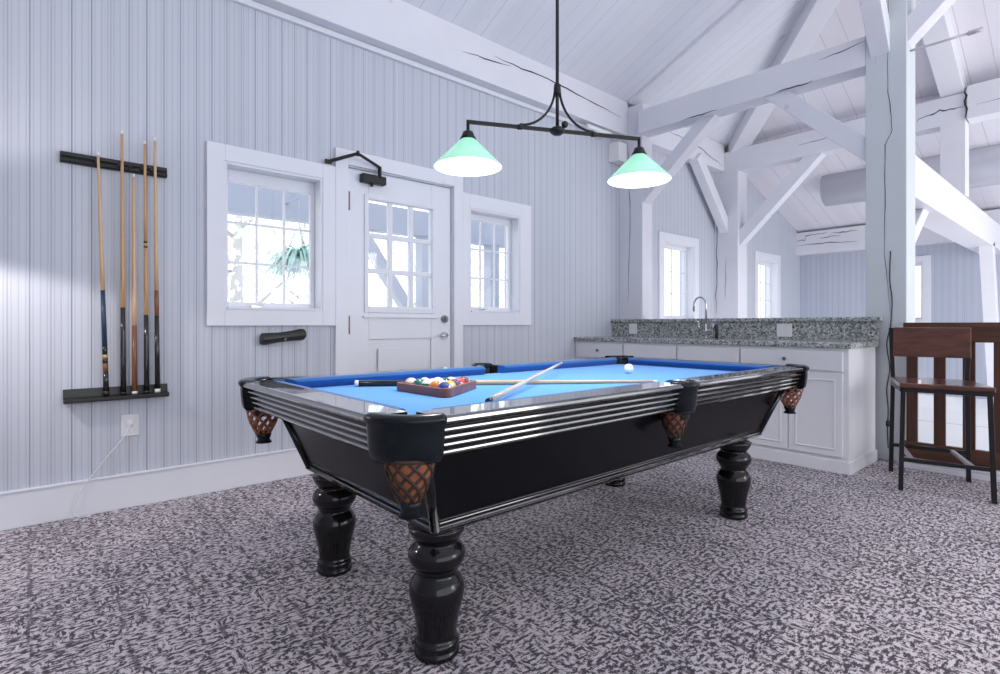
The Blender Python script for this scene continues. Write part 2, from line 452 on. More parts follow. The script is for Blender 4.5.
for hz in (1.97, 1.05, .25):
    MB().box(-.012, .012, y0+.002, y0+.016, hz-.065, hz+.065).tube([(.012, y0+.009, hz-.068), (.012, y0+.009, hz+.068)], .008).build('hinge', M['copper'], door)
cl = MB().box(xf, xf+.06, 1.875, 2.075, 2.125, 2.19).build('door_closer', M['iron'], door, bevel=.008)
mb = MB().tube([(xf+.03, 1.965, 2.125), (xf+.03, 1.965, 2.105)], .012)
mb.build('closer_spindle', M['iron'], cl)
el = (.14, 1.79, 2.29)
MB().bar((.036, 1.615, 2.222), el, .012, .022).bar(el, (xf+.06, 2.02, 2.25), .012, .018).tube([(xf+.05, 2.02, 2.17), (xf+.05, 2.02, 2.26)], .014)\
    .box(.026, .04, 1.59, 1.64, 2.208, 2.236).tube([(el[0], el[1], el[2]-.018), (el[0], el[1], el[2]+.018)], .012).build('closer_arm', M['iron'], cl)
struct(MB().box(.028, .034, 2.62, 2.735, 2.238, 2.262).build('trim_door_stop_plate', M['whiteplastic']))

# ------------------------------------------------------------------ timber frame
def timber(name, label, cat, mb, cracks=None, bevel=.006, m='timber'):
    o = tag(mb.build(name, M[m], bevel=bevel), label, cat)
    if cracks:
        cb = MB()
        for pts, w, nrm in cracks:
            n = Vector(nrm); 
            P = []
            for i, (p, q) in enumerate(zip(pts, pts[1:])):
                p, q = Vector(p), Vector(q); k = 7
                for j in range(k + (i == len(pts)-2)):
                    P.append(p.lerp(q, j/k))
            ax = (P[-1]-P[0]).normalized().cross(n).normalized()
            prev = None
            for i, p in enumerate(P):
                t = i/(len(P)-1); ww = w*(.35+math.sin(PI*t))*random.uniform(.6, 1.1)
                c = p + ax*random.uniform(-1, 1)*w*.8 + n*.0012
                a, b = cb.bm.verts.new(c-ax*ww/2), cb.bm.verts.new(c+ax*ww/2)
                if prev: cb.face([prev[0], prev[1], b, a])
                prev = (a, b)
        cb.build('crack', M['crack'], o)
    return o
PX0, PX1, PY0, PY1 = 2.432, 2.70, 5.0, 5.27
timber('timber_post', 'tall square shade-tinted white timber post at the end of the granite bar', 'post', MB().box(PX0, PX1, PY0, PY1, 0, zA(2.43)-.01),
       [([(2.59, 5, 4.1), (2.58, 5, 2.9), (2.61, 5, 2.55), (2.565, 5, 2.45), (2.56, 5, 1.6), (2.60, 5, 1.15)], .0045, (0, -1, 0)),
        ([(2.51, 5, 3.9), (2.50, 5, 3.1)], .003, (0, -1, 0))], m='shadedpost')
timber('timber_post', 'white timber post built into the left wall beside the granite backsplash', 'post', MB().box(.0, .31, 5.08, 5.27, 0, 3.50),
       [([(.13, 5.08, 3.0), (.15, 5.08, 2.2), (.12, 5.08, 1.3)], .007, (0, -1, 0))])
timber('timber_post', 'white timber post between the two far windows behind the faucet', 'post', MB().box(-.02, .33, 7.3, 7.58, -2.6, 3.45),
       [([(.0, 7.3, 3.1), (.03, 7.3, 2.2), (.02, 7.3, 1.2)], .012, (0, -1, 0)), ([(.16, 7.3, 2.0), (.15, 7.3, 1.4)], .006, (0, -1, 0))])
timber('timber_post', 'short white hanging post standing on the receding beam right of the big post', 'post', MB().box(2.50, 2.71, 7.3, 7.5, 2.40, 3.17))
timber('wall_plate', 'long white wall beam along the top of the left wall above the door', 'beam', MB().box(0, .12, -3.2, 5.08, 3.178, zA(.12)),
       [([(.12, 2.75, 3.36), (.12, 3.3, 3.40)], .008, (1, 0, 0)), ([(.12, 3.1, 3.43), (.12, 3.9, 3.43), (.12, 4.95, 3.36)], .011, (1, 0, 0))])
timber('wall_plate', 'white wall beam between the two left wall posts above the far window', 'beam', MB().box(0, .14, 5.27, 7.3, 3.19, zA(.12)),
       [([(.14, 5.9, 3.42), (.14, 6.6, 3.38), (.14, 7.25, 3.25)], .010, (1, 0, 0))])
timber('tie_beam', 'white horizontal tie beam reaching from the wall post to the big post', 'beam', MB().hexa([(.31,5.0,3.135),(2.432,5.0,3.105),(2.432,5.2,3.105),(.31,5.2,3.135),(.31,5.0,3.385),(2.432,5.0,3.345),(2.432,5.2,3.345),(.31,5.2,3.385)]),
       [([(2.1, 5, 3.275), (2.43, 5, 3.30)], .007, (0, -1, 0)), ([(.85, 5.0, 3.133), (1.2, 5, 3.128)], .010, (0, -1, 0)), ([(1.75, 5.0, 3.12), (2.05, 5, 3.116)], .010, (0, -1, 0))])
timber('tie_beam', 'white tie beam spanning behind the big post under the end roof slope', 'beam', MB().box(.33, 2.71, 7.3, 7.52, 3.165, 3.46),
       [([(2.3, 7.3, 3.28), (2.5, 7.3, 3.33), (2.7, 7.3, 3.31)], .012, (0, -1, 0)), ([(1.1, 7.3, 3.31), (1.5, 7.3, 3.33)], .006, (0, -1, 0))])
timber('tie_beam', 'taller white tie beam continuing to the right above the metal duct', 'beam', MB().box(2.722, 7.9, 7.27, 7.5, 3.17, 3.51),
       [([(2.716, 7.268, 3.50), (2.718, 7.268, 3.18)], .016, (0, -1, 0)), ([(2.8, 7.27, 3.30), (3.3, 7.27, 3.31)], .005, (0, -1, 0))])
timber('receding_beam', 'thick white beam running from the big post toward the far wall', 'beam', MB().box(PX0, 2.70, PY1, 10.4, 2.06, 2.395))
timber('far_beam', 'cracked white beam along the top of the far wall', 'beam', MB().box(0, 8.1, 10.2, 10.4, 2.28, 2.67),
       [([(0, 10.2, 2.52), (.15, 10.2, 2.53), (.16, 10.2, 2.60), (.5, 10.2, 2.62)], .014, (0, -1, 0)), ([(.55, 10.2, 2.60), (.95, 10.2, 2.60)], .012, (0, -1, 0)),
        ([(0, 10.2, 2.44), (.4, 10.2, 2.45), (.95, 10.2, 2.42)], .010, (0, -1, 0)), ([(.38, 10.2, 2.54), (.7, 10.2, 2.55)], .010, (0, -1, 0))])
# braces
def brace(label, p0, p1, w, h, up_=(0, 0, 1), name='knee_brace'): return timber(name, label, 'brace', MB().bar(p0, p1, w, h, up_))
brace('white diagonal brace behind the right lamp shade, wall post to tie beam', (.25, 5.16, 2.425), (1.10, 5.16, 3.17), .15, .125)
brace('white diagonal brace falling from the tie beam to the big post', (1.66, 5.1, 3.19), (2.50, 5.1, 2.38), .15, .145)
brace('white diagonal brace on the left wall leaning from wall beam to the middle far post', (.13, 6.53, 3.24), (.13, 7.36, 2.38), .12, .15, (0, 0, 1))
brace('white diagonal brace rising from the middle far post to the rear tie beam', (.28, 7.42, 2.20), (1.30, 7.42, 3.22), .15, .155)
brace('small white brace under the receding beam beside the big post', (2.59, 5.2, 1.55), (2.59, 6.02, 2.10), .10, .12)
brace('white brace rising to the right from the upper side of the big post', (2.60, 5.1, 3.20), (3.35, 5.1, 3.92), .15, .14)
brace('white brace leaning forward from the upper front of the big post', (2.53, 5.06, 3.20), (2.53, 4.2, 4.25), .13, .15)
brace('leaning white brace below the far end of the receding beam', (2.63, 9.3, 2.10), (2.63, 10.15, -.2), .14, .16)
# rafters under the roof slopes
def slope_bar(label, p0, p1, w, h): return timber('rafter', label, 'rafter', MB().bar(p0, p1, w, h))
slope_bar('slim white rafter strip on the ceiling above the wall post', (.14, 5.17, zA(.14)-.012), (RX-.1, 5.17, zA(RX-.1)-.012), .22, .05)
def hipp(t): return (.12+t, 7.55-t, zA(.12+t))
a, b = Vector(hipp(.02)), Vector(hipp(3.6)); a.z -= .10; b.z -= .10
slope_bar('white hip rafter rising from the middle far post between two roof slopes', a, b, .22, .22)
zB = lambda y: CZ + SL*(7.55-y)
slope_bar('white rafter on the end roof slope right of the big post', (2.60, 7.42, zB(7.42)-.09), (2.60, 5.2, zB(5.2)-.09), .20, .18)
o = MB().tube([(2.68, 5.1, 3.155), (3.06, 5.1, 3.15)], .009).tube([(3.04, 5.1, 3.15), (3.12, 5.1, 3.15)], .018, 8).build('tie_rod', M['rod'])
tag(o, 'thin painted steel tie rod sticking out from the right side of the big post', 'rod')
# duct
t = thing('air_duct', 'round painted metal air duct hanging under the far lower ceiling', 'duct', (.95, 8.8, 2.6))
MB().tube([(.93, 8.8, 3.035), (6.5, 8.8, 2.90)], .245, 28).build('duct_tube', M['duct'], t)
MB().tube([(4.05, 8.8, 2.96), (4.08, 8.8, 2.96)], .252, 28).build('duct_band', M['duct'], t)
MB().box(1.52, 1.66, 8.54, 8.57, 2.93, 3.10).build('duct_grille', M['blackplastic'], t)
MB().tube([(1.42, 8.72, 3.18), (1.42, 8.72, 3.27)], .004).build('duct_hanger', M['rod'], t)
# wall speaker and small light on the plate
t = thing('wall_speaker', 'small white loudspeaker box high on the left wall beside the post', 'speaker', (0, 4.9, 2.88))
MB().hexa([(.0,4.88,2.87),(.13,4.91,2.87),(.13,5.05,2.87),(0,5.07,2.87),(.0,4.88,3.08),(.13,4.91,3.08),(.13,5.05,3.08),(0,5.07,3.08)]).build('cabinet', M['whiteplastic'], t, bevel=.008)
MB().box(.13, .136, 4.925, 5.035, 2.885, 3.065).build('grille', M['trim'], t, bevel=.004)
o = MB().box(.0, .15, 4.35, 4.75, 3.09, 3.134).build('strip_fixture', M['whiteplastic'], bevel=.008)
tag(o, 'short white strip fixture under the wall beam behind the lamp arm', 'light fixture')

# ------------------------------------------------------------------ half wall, granite, cabinets
struct(MB().box(.31, PX0, 5.0, 5.15, 0, 1.08).build('wall_half', M['trim']))
tag(MB().box(0, 2.53, 4.945, 4.999, .925, 1.08).build('backsplash', M['granite']), 'speckled grey granite backsplash behind the sink faucet', 'backsplash')
tag(MB().prism([(0,4.915),(2.556,4.915),(2.556,4.999),(PX0-.001,4.999),(PX0-.001,5.2),(.311,5.2),(.311,5.079),(0,5.079)], 1.08, 1.113).build('granite_bar', M['granite'], bevel=.006), 'long granite bar slab capping the half wall behind the sink', 'bar')
tag(MB().box(0, 2.535, 4.295, 4.945, .885, .925).build('countertop', M['granite'], bevel=.006), 'speckled granite countertop over the white base cabinets', 'countertop')
cabs = [(.0, .62, 'white base cabinet with one knobbed drawer against the left wall', 1, True),
        (.62, 1.19, 'white base cabinet with plain drawer front, second from the left wall', 1, False),
        (1.19, 1.75, 'white base cabinet with plain drawer front below the faucet side, third from left wall', 1, False),
        (1.75, 2.515, 'white base cabinet with knobbed drawer and two raised doors at the post end', 2, True)]
def door_front(x0, x1, z0, z1, par):
    d = MB().box(x0, x1, 4.302, 4.32, z0, z1).build('door', M['cab'], par, bevel=.003)
    MB().hexa([(x0+.055,4.303,z0+.055),(x1-.055,4.303,z0+.055),(x1-.055,4.31,z0+.055),(x0+.055,4.31,z0+.055),
               (x0+.055,4.303,z1-.055),(x1-.055,4.303,z1-.055),(x1-.055,4.31,z1-.055),(x0+.055,4.31,z1-.055)]).build('raised_panel', M['cab'], d)
    pm = MB(); w = .012
    a0, a1, b0, b1 = x0+.045, x1-.045, z0+.045, z1-.045
    pm.box(a0, a1, 4.296, 4.304, b0, b0+w).box(a0, a1, 4.296, 4.304, b1-w, b1).box(a0, a0+w, 4.296, 4.304, b0+w, b1-w).box(a1-w, a1, 4.296, 4.304, b0+w, b1-w)
    pm.build('panel_moulding', M['cab'], d, bevel=.003)
for x0, x1, lab, nd, knob in cabs:
    t = thing('base_cabinet', lab, 'cabinet', ((x0+x1)/2, 4.64, 0), 'white base cabinets under the granite counter')
    MB().box(x0+.001, x1-.001, 4.32, 4.944, .088, .885).build('carcass', M['cab'], t, bevel=.002)
    MB().box(x0+.001, x1+(.012 if x1 > 2.5 else -.001), 4.312, 4.944, 0, .088).build('plinth', M['cab'], t, bevel=.004)
    xe = x1-(.035 if x1 > 2.5 else .008); xs = x0+(.03 if x0 == 0 else .008)
    d = MB().box(xs, xe, 4.302, 4.32, .722, .862).build('drawer', M['cab'], t, bevel=.004)
    if knob:
        xm = (xs+xe)/2 - (.0 if x0 == 0 else .02)
        MB().tube([(xm, 4.302, .797), (xm, 4.288, .797), (xm, 4.278, .797), (xm, 4.272, .797)], [.006, .006, .015, .011], 14).build('knob', M['steelknob'], d)
    for i in range(nd):
        a = xs+(xe-xs)*i/nd+(.003 if i else 0); b = xs+(xe-xs)*(i+1)/nd-(.003 if i < nd-1 else 0)
        door_front(a, b, .115, .706, t)
# faucet
t = thing('bridge_faucet', 'chrome bridge faucet with high gooseneck spout on the granite counter', 'faucet', (1.19, 4.82, .925))
cx, cy = 1.19, 4.82
MB().tube([(cx, cy, .925), (cx, cy, .94)], .022, 16).tube([(cx, cy, .94), (cx, cy, 1.06)], .011, 12).build('faucet_body', M['chrome'], t)
pts = [(cx, cy, 1.06), (cx, cy, 1.22)] + [(cx-.055+.055*math.cos(a), cy-.012*(1-math.cos(a)), 1.24+.075*math.sin(a)) for a in [PI*k/10 for k in range(11)]] + [(cx-.112, cy-.024, 1.18)]
MB().tube(pts, .0085, 12).build('spout', M['chrome'], t)
MB().tube([(cx-.075, cy, 1.0), (cx+.075, cy, 1.0)], .007, 10).build('bridge', M['chrome'], t)
for s_ in (-1, 1):
    MB().tube([(cx+.072*s_, cy, .99), (cx+.072*s_, cy, 1.075)], .008, 10).tube([(cx+.072*s_, cy, 1.075), (cx+.10*s_, cy-.01, 1.095)], [.012, .008], 10).build('lever', M['chrome'], t)
MB().tube([(cx+.105, cy, .925), (cx+.105, cy, .985), (cx+.105, cy-.004, 1.03), (cx+.10, cy-.01, 1.05)], [.016, .013, .019, .012], 12).build('side_sprayer', M['blackplastic'], t)
def outlet(loc, w, label, axis, n=1, group=None):
    t = thing('power_outlet', label, 'outlet', loc, group, local=True)
    if axis == 'y':
        MB().box(-w/2, w/2, -.006, 0, -.057, .057).build('cover_plate', M['whiteplastic'], t, bevel=.002)
        for i in range(n):
            xc = (i-(n-1)/2)*.055
            for dz in ((-.02, .02)): MB().box(xc-.012, xc+.012, -.009, -.006, dz-.013, dz+.013).box(xc-.006, xc-.003, -.0095, -.009, dz-.005, dz+.006).mat(M['whiteplastic']).build('socket', M['steelknob'], t)
    else:
        MB().box(0, .006, -w/2, w/2, -.062, .062).build('cover_plate', M['whiteplastic'], t, bevel=.002)
        for dz in (-.026, .022): MB().box(.006, .009, -.017, .017, dz-.016, dz+.016).build('socket', M['trim'], t, bevel=.002)
    return t
outlet((.285, 4.945, 1.01), .10, 'single white outlet plate on the granite backsplash near the left wall', 'y')
outlet((1.845, 4.945, 1.005), .125, 'wide double white outlet plate on the granite backsplash near the post', 'y', 2)
outlet((0, .437, .472), .085, 'white wall outlet with a plugged charger below the cue rack', 'x')
t = thing('plug_cord', 'thin white cord with plug hanging from the wall outlet to the baseboard', 'cord', (.012, .43, .48))
MB().box(.009, .03, .42, .452, .475, .507).build('plug', M['whiteplastic'], t, bevel=.004)
pts = [(.024, .436, .48), (.03, .41, .42), (.028, .345, .335), (.030, .275, .24), (.032, .215, .155), (.036, .185, .085), (.042, .18, .03), (.05, .205, .006), (.047, .25, .006)]
def smooth_pts(p, k=6):
    p = [Vector(q) for q in p]; out = []
    for i in range(len(p)-1):
        a, b, c, d = p[max(i-1,0)], p[i], p[i+1], p[min(i+2,len(p)-1)]
        for j in range(k):
            u = j/k; out.append(.5*((2*b)+(c-a)*u+(2*a-5*b+4*c-d)*u*u+(-a+3*b-3*c+d)*u**3))
    return out+[p[-1]]
MB().tube(smooth_pts(pts), .0035, 8).build('cable', M['whiteplastic'], t)
t = thing('black_cord', 'thin black cord dangling down the front of the big post beside the granite', 'cord', (2.56, 4.995, .4))
pts = [(2.60, 4.994, 1.62), (2.595, 4.994, 1.40), (2.61, 4.994, 1.24), (2.60, 4.994, 1.05), (2.575, 4.994, .9), (2.595, 4.994, .72), (2.575, 4.994, .55), (2.585, 4.994, .40), (2.58, 4.994, .22), (2.585, 4.994, .10)]
MB().tube(smooth_pts(pts), .0035, 8).build('cable', M['blackplastic'], t)
MB().tube([(2.583, 4.99, .31), (2.583, 4.99, .27)], [.012, .012], 10).build('cord_switch', M['blackplastic'], t)

# ------------------------------------------------------------------ railing and stool
t = thing('wooden_railing', 'dark stained wooden slat railing along the loft edge behind the stool', 'railing', (4.0, 4.92, 0))
MB().box(2.70, 5.6, 4.895, 4.945, .93, 1.068).build('top_rail', M['railing'], t, bevel=.004)
MB().box(2.69, 5.6, 4.90, 4.94, .074, .19).build('bottom_rail', M['railing'], t, bevel=.004)
for x in [2.717+.1605*i for i in range(18)]:
    MB().box(x, x+.068, 4.908, 4.932, .19, .93).build('slat', M['railingz'], t, bevel=.003)
t = thing('bar_stool', 'dark wood bar stool with black metal legs standing in front of the railing', 'stool', (2.98, 4.46, 0))
FL, FR, BR, BL = Vector((2.842, 4.185, 0)), Vector((3.275, 4.275, 0)), Vector((3.095, 4.735, 0)), Vector((2.68, 4.66, 0))
cen = (FL+FR+BL+BR)/4
def inset(p, k, z): q = cen.lerp(p, k); return Vector((q.x, q.y, z))
sz = .668
xd = (FR-FL).normalized(); yd = Vector((-xd.y, xd.x, 0))
for p in (FL, FR): MB().bar(p, inset(p, .93, sz-.03), .026, .026, yd).build('leg', M['iron'], t, bevel=.003)
for p in (BL, BR): 
    MB().bar(p, inset(p, .95, sz), .026, .026, yd).bar(inset(p, .95, sz), inset(p, 1.0, 1.03), .026, .026, yd).build('leg', M['iron'], t, bevel=.003)
zr = .195
q = [p.lerp(inset(p, .93, sz), zr/sz) for p in (FL, FR, BR, BL)]
MB().bar(q[0], q[1], .02, .024).build('stretcher', M['iron'], t, bevel=.002)
MB().bar(q[2], q[3], .02, .024).build('stretcher', M['iron'], t, bevel=.002)
for k in (.13, .80): MB().bar(q[3].lerp(q[2], k), q[0].lerp(q[1], k), .024, .02).build('foot_bar', M['rod'], t, bevel=.002)
sm = MB(); zs = sz
A = [inset(p, .97, sz-.03) for p in (FL, FR, BR, BL)]
for i in range(4): sm.bar(A[i], A[(i+1)%4], .02, .025)
sm.build('seat_frame', M['iron'], t)
S = [inset(p, 1.03, 0) for p in (FL, FR, BR, BL)]
sb = MB().prism([(p.x, p.y) for p in S], sz-.016, sz+.014); sb.build('seat', M['stool'], t, bevel=.006)
bl, br = inset(BL, 1.0, 0), inset(BR, 1.0, 0)
off = -yd*.022
v0, v1 = bl+xd*.012+off, br+xd*.012+off
MB().bar(Vector((v0.x, v0.y, .93)), Vector((v1.x, v1.y, .93)), .022, .205).build('backrest', M['stool'], t, bevel=.004)

# ------------------------------------------------------------------ cue rack, cues, brush
t = thing('cue_rack', 'black two-piece wall cue rack mounted on the beaded wall', 'cue rack', (0, .375, .62))
def rail_profile(z0, z1):
    h = z1-z0; pr = [(0, z0), (.022, z0), (.034, z0+h*.15), (.028, z0+h*.4), (.022, z0+h*.5), (.030, z0+h*.62), (.026, z0+h*.9), (.012, z1), (0, z1)]
    return pr
MB().sweep(rail_profile(1.928, 1.99), (0, .122, 0), (0, .618, 0), (1, 0, 0)).build('upper_rail', M['rackblack'], t, bevel=.002)
lo = MB().sweep([(0, .628), (.065, .628), (.075, .636), (.075, .65), (.06, .654), (.018, .654), (.014, .70), (0, .70)], (0, .135, 0), (0, .622, 0), (1, 0, 0)).build('lower_shelf', M['rackblack'], t, bevel=.002)
for i, y in enumerate((.292, .395, .449, .504, .553)):
    MB().tube([(.034, y-.016, 1.955), (.05, y-.016, 1.955)], .006, 8).build('cue_clip', M['blackplastic'], t)
def cue_parts(length, segs, par, r0=.0142, r1=.0064, place=None):
    """segs: (name, u0, u1, material) along the cue from butt 0 to tip 1."""
    for nm, u0, u1, m in segs:
        k = max(2, int((u1-u0)*10)); P = [(0, 0, length*(u0+(u1-u0)*i/k)) for i in range(k+1)]
        rr = [r0+(r1-r0)*(u0+(u1-u0)*i/k)**1.05 for i in range(k+1)]
        MB().tube(P, rr, 14).build(nm, M[m], par)
def cue(label, p0, p1, segs, group, **k):
    p0, p1 = Vector(p0), Vector(p1); d = p1-p0
    t = thing('pool_cue', label, 'pool cue', p0, group, local=True)
    t.rotation_mode = 'QUATERNION'; t.rotation_quaternion = d.to_track_quat('Z', 'Y')
    cue_parts(d.length, segs, t, **k); return t
gr = 'pool cues standing in the wall rack'
cue('leftmost wall cue, slightly tilted, with a blue-black wrap and banded butt', (.05, .322, .656), (.055, .284, 2.005),
    [('bumper', 0, .02, 'buttblack'), ('butt', .02, .10, 'buttblack'), ('butt_band', .10, .135, 'buttbrown'), ('butt_lower', .135, .155, 'buttblack'), ('butt_ring', .155, .17, 'gold'), ('butt_upper', .17, .205, 'buttblack'), ('wrap', .205, .435, 'buttblue'), ('shaft', .435, .985, 'maple'), ('tip', .985, 1, 'ferrule')], gr)
cue('tallest wall cue with honey shaft, second from the left in the rack', (.05, .4, .656), (.055, .393, 2.15),
    [('bumper', 0, .01, 'buttblack'), ('butt', .01, .33, 'buttblack'), ('shaft', .33, .985, 'maple2'), ('tip', .985, 1, 'ferrule')], gr)
cue('short wall cue below the top rail with chestnut butt, middle of the rack', (.05, .454, .656), (.052, .448, 1.915),
    [('bumper', 0, .012, 'ferrule'), ('butt', .012, .31, 'buttbrown'), ('shaft', .31, .985, 'maple'), ('tip', .985, 1, 'ferrule')], gr)
cue('wall cue with black and gold ring on its shaft, fourth in the rack', (.05, .512, .656), (.055, .502, 2.117),
    [('bumper', 0, .01, 'buttblack'), ('butt', .01, .31, 'buttblack'), ('shaft', .31, .575, 'maple2'), ('ring', .575, .582, 'buttblack'), ('gold_ring', .582, .594, 'gold'), ('upper_ring', .594, .602, 'buttblack'), ('upper_shaft', .602, .985, 'maple2'), ('tip', .985, 1, 'ferrule')], gr)
cue('rightmost wall cue with dark brown shaft and white butt cap', (.05, .566, .656), (.055, .551, 2.147),
    [('bumper', 0, .014, 'ferrule'), ('butt', .014, .30, 'buttblack'), ('forearm', .30, .40, 'buttbrown'), ('shaft', .40, .985, 'maple'), ('tip', .985, 1, 'ferrule')], gr)
# table brush
t = thing('table_brush', 'black pool table brush hanging on the wall under the nearest window', 'brush', (0, 1.29, .95))
P = [(.03, 1.145, .958), (.032, 1.17, .957), (.032, 1.23, .963), (.032, 1.30, .970), (.032, 1.37, .978), (.032, 1.42, .984), (.03, 1.445, .984)]
mb = MB(); mb.tube(smooth_pts(P, 4), [1.3*q for q in (.014, .026, .030, .031, .031, .031, .030, .029, .028, .027, .026, .026, .026, .026, .027, .027, .028, .029, .030, .031, .031, .030, .028, .024, .014)], 14)
mb.build('brush_handle', M['blackplastic'], t, smooth=True)
MB().box(.0, .022, 1.16, 1.43, .955, .985).build('bristles', M['bristle'], t)
MB().tube([(.062, 1.305, .965), (.066, 1.30, .945), (.060, 1.292, .955)], .0025, 6).build('hang_loop', M['rod'], t)

# ------------------------------------------------------------------ pool table
TX, TY = 1.911, 2.04; HX, HY = .697, 1.375; ZT = .812; BED = .765
table = thing('pool_table', 'black lacquered pool table with blue cloth and leather drop pockets', 'pool table', (TX, TY, 0))
X0, X1, Y0, Y1 = TX-HX, TX+HX, TY-HY, TY+HY
u = .118; c = .09
poly = [(X0+u+c, Y0+u), (X1-u-c, Y0+u), (X1-u, Y0+u+c), (X1-u, Y1-u-c), (X1-u-c, Y1-u), (X0+u+c, Y1-u), (X0+u, Y1-u-c), (X0+u, Y0+u+c)]
MB().prism(poly, BED-.012, BED).build('playing_cloth', M['cloth'], table)
MB().box(X0+.16, X1-.16, Y0+.16, Y1-.16, .70, BED-.012).build('slate_bed', M['black'], table)
prof = [(.118, .70), (.040, .70)]
nb = 4; za, zb = .702, .787
for i in range(nb):
    z0 = za+(zb-za)*i/nb; h = (zb-za)/nb; ub = .036-.022*(i+.5)/nb
    prof += [(ub+.011, z0+.001), (ub+.002, z0+h*.10), (ub-.003, z0+h*.30), (ub-.002, z0+h*.50), (ub+.002, z0+h*.68), (ub+.007, z0+h*.82), (ub+.012, z0+h*.90)]
prof += [(.018, .789), (.004, .792), (.0, .798), (.002, .806), (.010, .8115), (.020, ZT), (.118, ZT)]
cush = [(.118, BED), (.118, ZT), (.150, ZT-.003), (.168, ZT-.012), (.166, ZT-.019), (.140, BED)]
def rail(p0, p1, inn, c0=True, c1=True):
    o = MB().sweep(prof, p0, p1, inn).build('rail', M['blackrail'], table)
    p0_, p1_ = Vector(p0), Vector(p1)
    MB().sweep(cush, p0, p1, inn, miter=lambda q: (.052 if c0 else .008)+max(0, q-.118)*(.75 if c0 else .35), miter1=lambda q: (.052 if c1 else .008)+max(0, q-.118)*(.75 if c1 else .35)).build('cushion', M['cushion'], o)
CG = .135; MG = .052
rail((X0, Y0+CG, 0), (X0, TY-MG, 0), (1,0,0), True, False); rail((X0, TY+MG, 0), (X0, Y1-CG, 0), (1,0,0), False, True)
rail((X1, Y0+CG, 0), (X1, TY-MG, 0), (-1,0,0), True, False); rail((X1, TY+MG, 0), (X1, Y1-CG, 0), (-1,0,0), False, True)
rail((X0+CG, Y0, 0), (X1-CG, Y0, 0), (0,1,0)); rail((X0+CG, Y1, 0), (X1-CG, Y1, 0), (0,-1,0))
# cabinet body: tapered
def ring(hx, hy, z): return [(TX-hx, TY-hy, z), (TX+hx, TY-hy, z), (TX+hx, TY+hy, z), (TX-hx, TY+hy, z)]
bx, by, tx, ty = .487, 1.115, .585, 1.215
MB().hexa(ring(bx, by, .43)+ring(tx, ty, .705)).build('table_cabinet', M['cabinetblack'], table, bevel=.004)
for sx in (-1, 1):
    for sy in (-1, 1):
        MB().tube([(TX+sx*(bx-.002), TY+sy*(by-.002), .43), (TX+sx*(tx-.002), TY+sy*(ty-.002), .702)], .017, 12).build('corner_post', M['black'], table)
mo = MB()
mprof = [(.06, .415), (-.006, .415), (-.014, .422), (-.005, .431), (-.012, .435), (-.017, .442), (-.007, .450), (-.007, .453), (-.013, .460), (-.003, .469), (.0, .472), (.06, .472)]
Q = ring(bx, by, 0); dirs = [(0,1,0), (-1,0,0), (0,-1,0), (1,0,0)]
for i in range(4):
    mo.sweep(mprof, Q[i], Q[(i+1)%4], dirs[i], miter=lambda q: q)
mo.build('base_moulding', M['blackrail'], table)
MB().box(TX-bx+.03, TX+bx-.03, TY-by+.03, TY+by-.03, .41, .44).build('base_panel', M['black'], table)
LP = [(0,0), (.066,0), (.072,.006), (.073,.018), (.069,.024), (.066,.028), (.071,.036), (.072,.046), (.067,.054), (.063,.058), (.064,.075), (.067,.10), (.074,.135), (.083,.17), (.089,.20),
      (.088,.222), (.080,.242), (.070,.255), (.065,.262), (.066,.270), (.071,.275), (.071,.280), (.078,.288), (.088,.302), (.092,.320), (.089,.336), (.079,.350), (.069,.358), (.066,.364),
      (.072,.370), (.084,.388), (.090,.402), (.092,.412), (0,.412)]
for sx in (-1, 1):
    for sy in (-1, 1):
        MB().lathe(LP, ((1.935+sx*.385, .985, 0) if sy < 0 else (1.965+sx*.40, 2.915, 0)), 36).build('leg', M['black'], table)
# pockets
def net(mb_r, c, z0, z1, r0, r1, n=9, a0=0, a1=2*PI):
    rows = 7
    for k in range(n):
        for sg in (-1, 1):
            P = []
            for j in range(rows+1):
                v = j/rows; a = a0+(a1-a0)*(k/n+sg*v*.32); r = r0+(r1-r0)*v**1.7
                P.append((c[0]+r*math.cos(a), c[1]+r*math.sin(a), z0+(z1-z0)*v))
            prev = None
            for j, p in enumerate(P):
                a = math.atan2(p[1]-c[1], p[0]-c[0]); w = .0058 if j < rows else .003
                tx_, ty_ = -math.sin(a)*w, math.cos(a)*w
                o_ = .0012*sg
                va = mb_r.bm.verts.new((p[0]-tx_+math.cos(a)*o_, p[1]-ty_+math.sin(a)*o_, p[2])); vb = mb_r.bm.verts.new((p[0]+tx_+math.cos(a)*o_, p[1]+ty_+math.sin(a)*o_, p[2]))
                if prev: mb_r.face([prev[0], prev[1], vb, va], True)
                prev = (va, vb)
    return mb_r
def pocket(c, ang, half, rin, rout, zlo=.69, lin=0):
    """leather casting wrapped over `half` radians either side of ang, basket net under it"""
    pr = [(rin, .70), (rin, ZT-.008), (rin+.008, ZT+.004), (rout-.012, ZT+.008), (rout-.002, ZT+.003), (rout+.004, ZT-.006), (rout+.001, ZT-.016), (rout-.005, ZT-.022),
          (rout-.006, ZT-.055), (rout-.010, zlo+.03), (rout-.014, zlo+.012), (rout-.024, zlo), (rin+.012, zlo)]
    o = MB().lathe(pr, (c[0], c[1], 0), 28, ang-half, ang+half, closed=True).build('pocket_casting', M['leather'], table)
    lc = (c[0]+lin*math.cos(ang)*1.414, c[1]+lin*math.sin(ang)*1.414); lr = rin if not lin else .062
    MB().lathe([(lr-.002, ZT-.02), (lr-.002, .70), (lr-.014, .66)], (lc[0], lc[1], 0), 24).build('pocket_liner', M['bristle'], o)
    return o
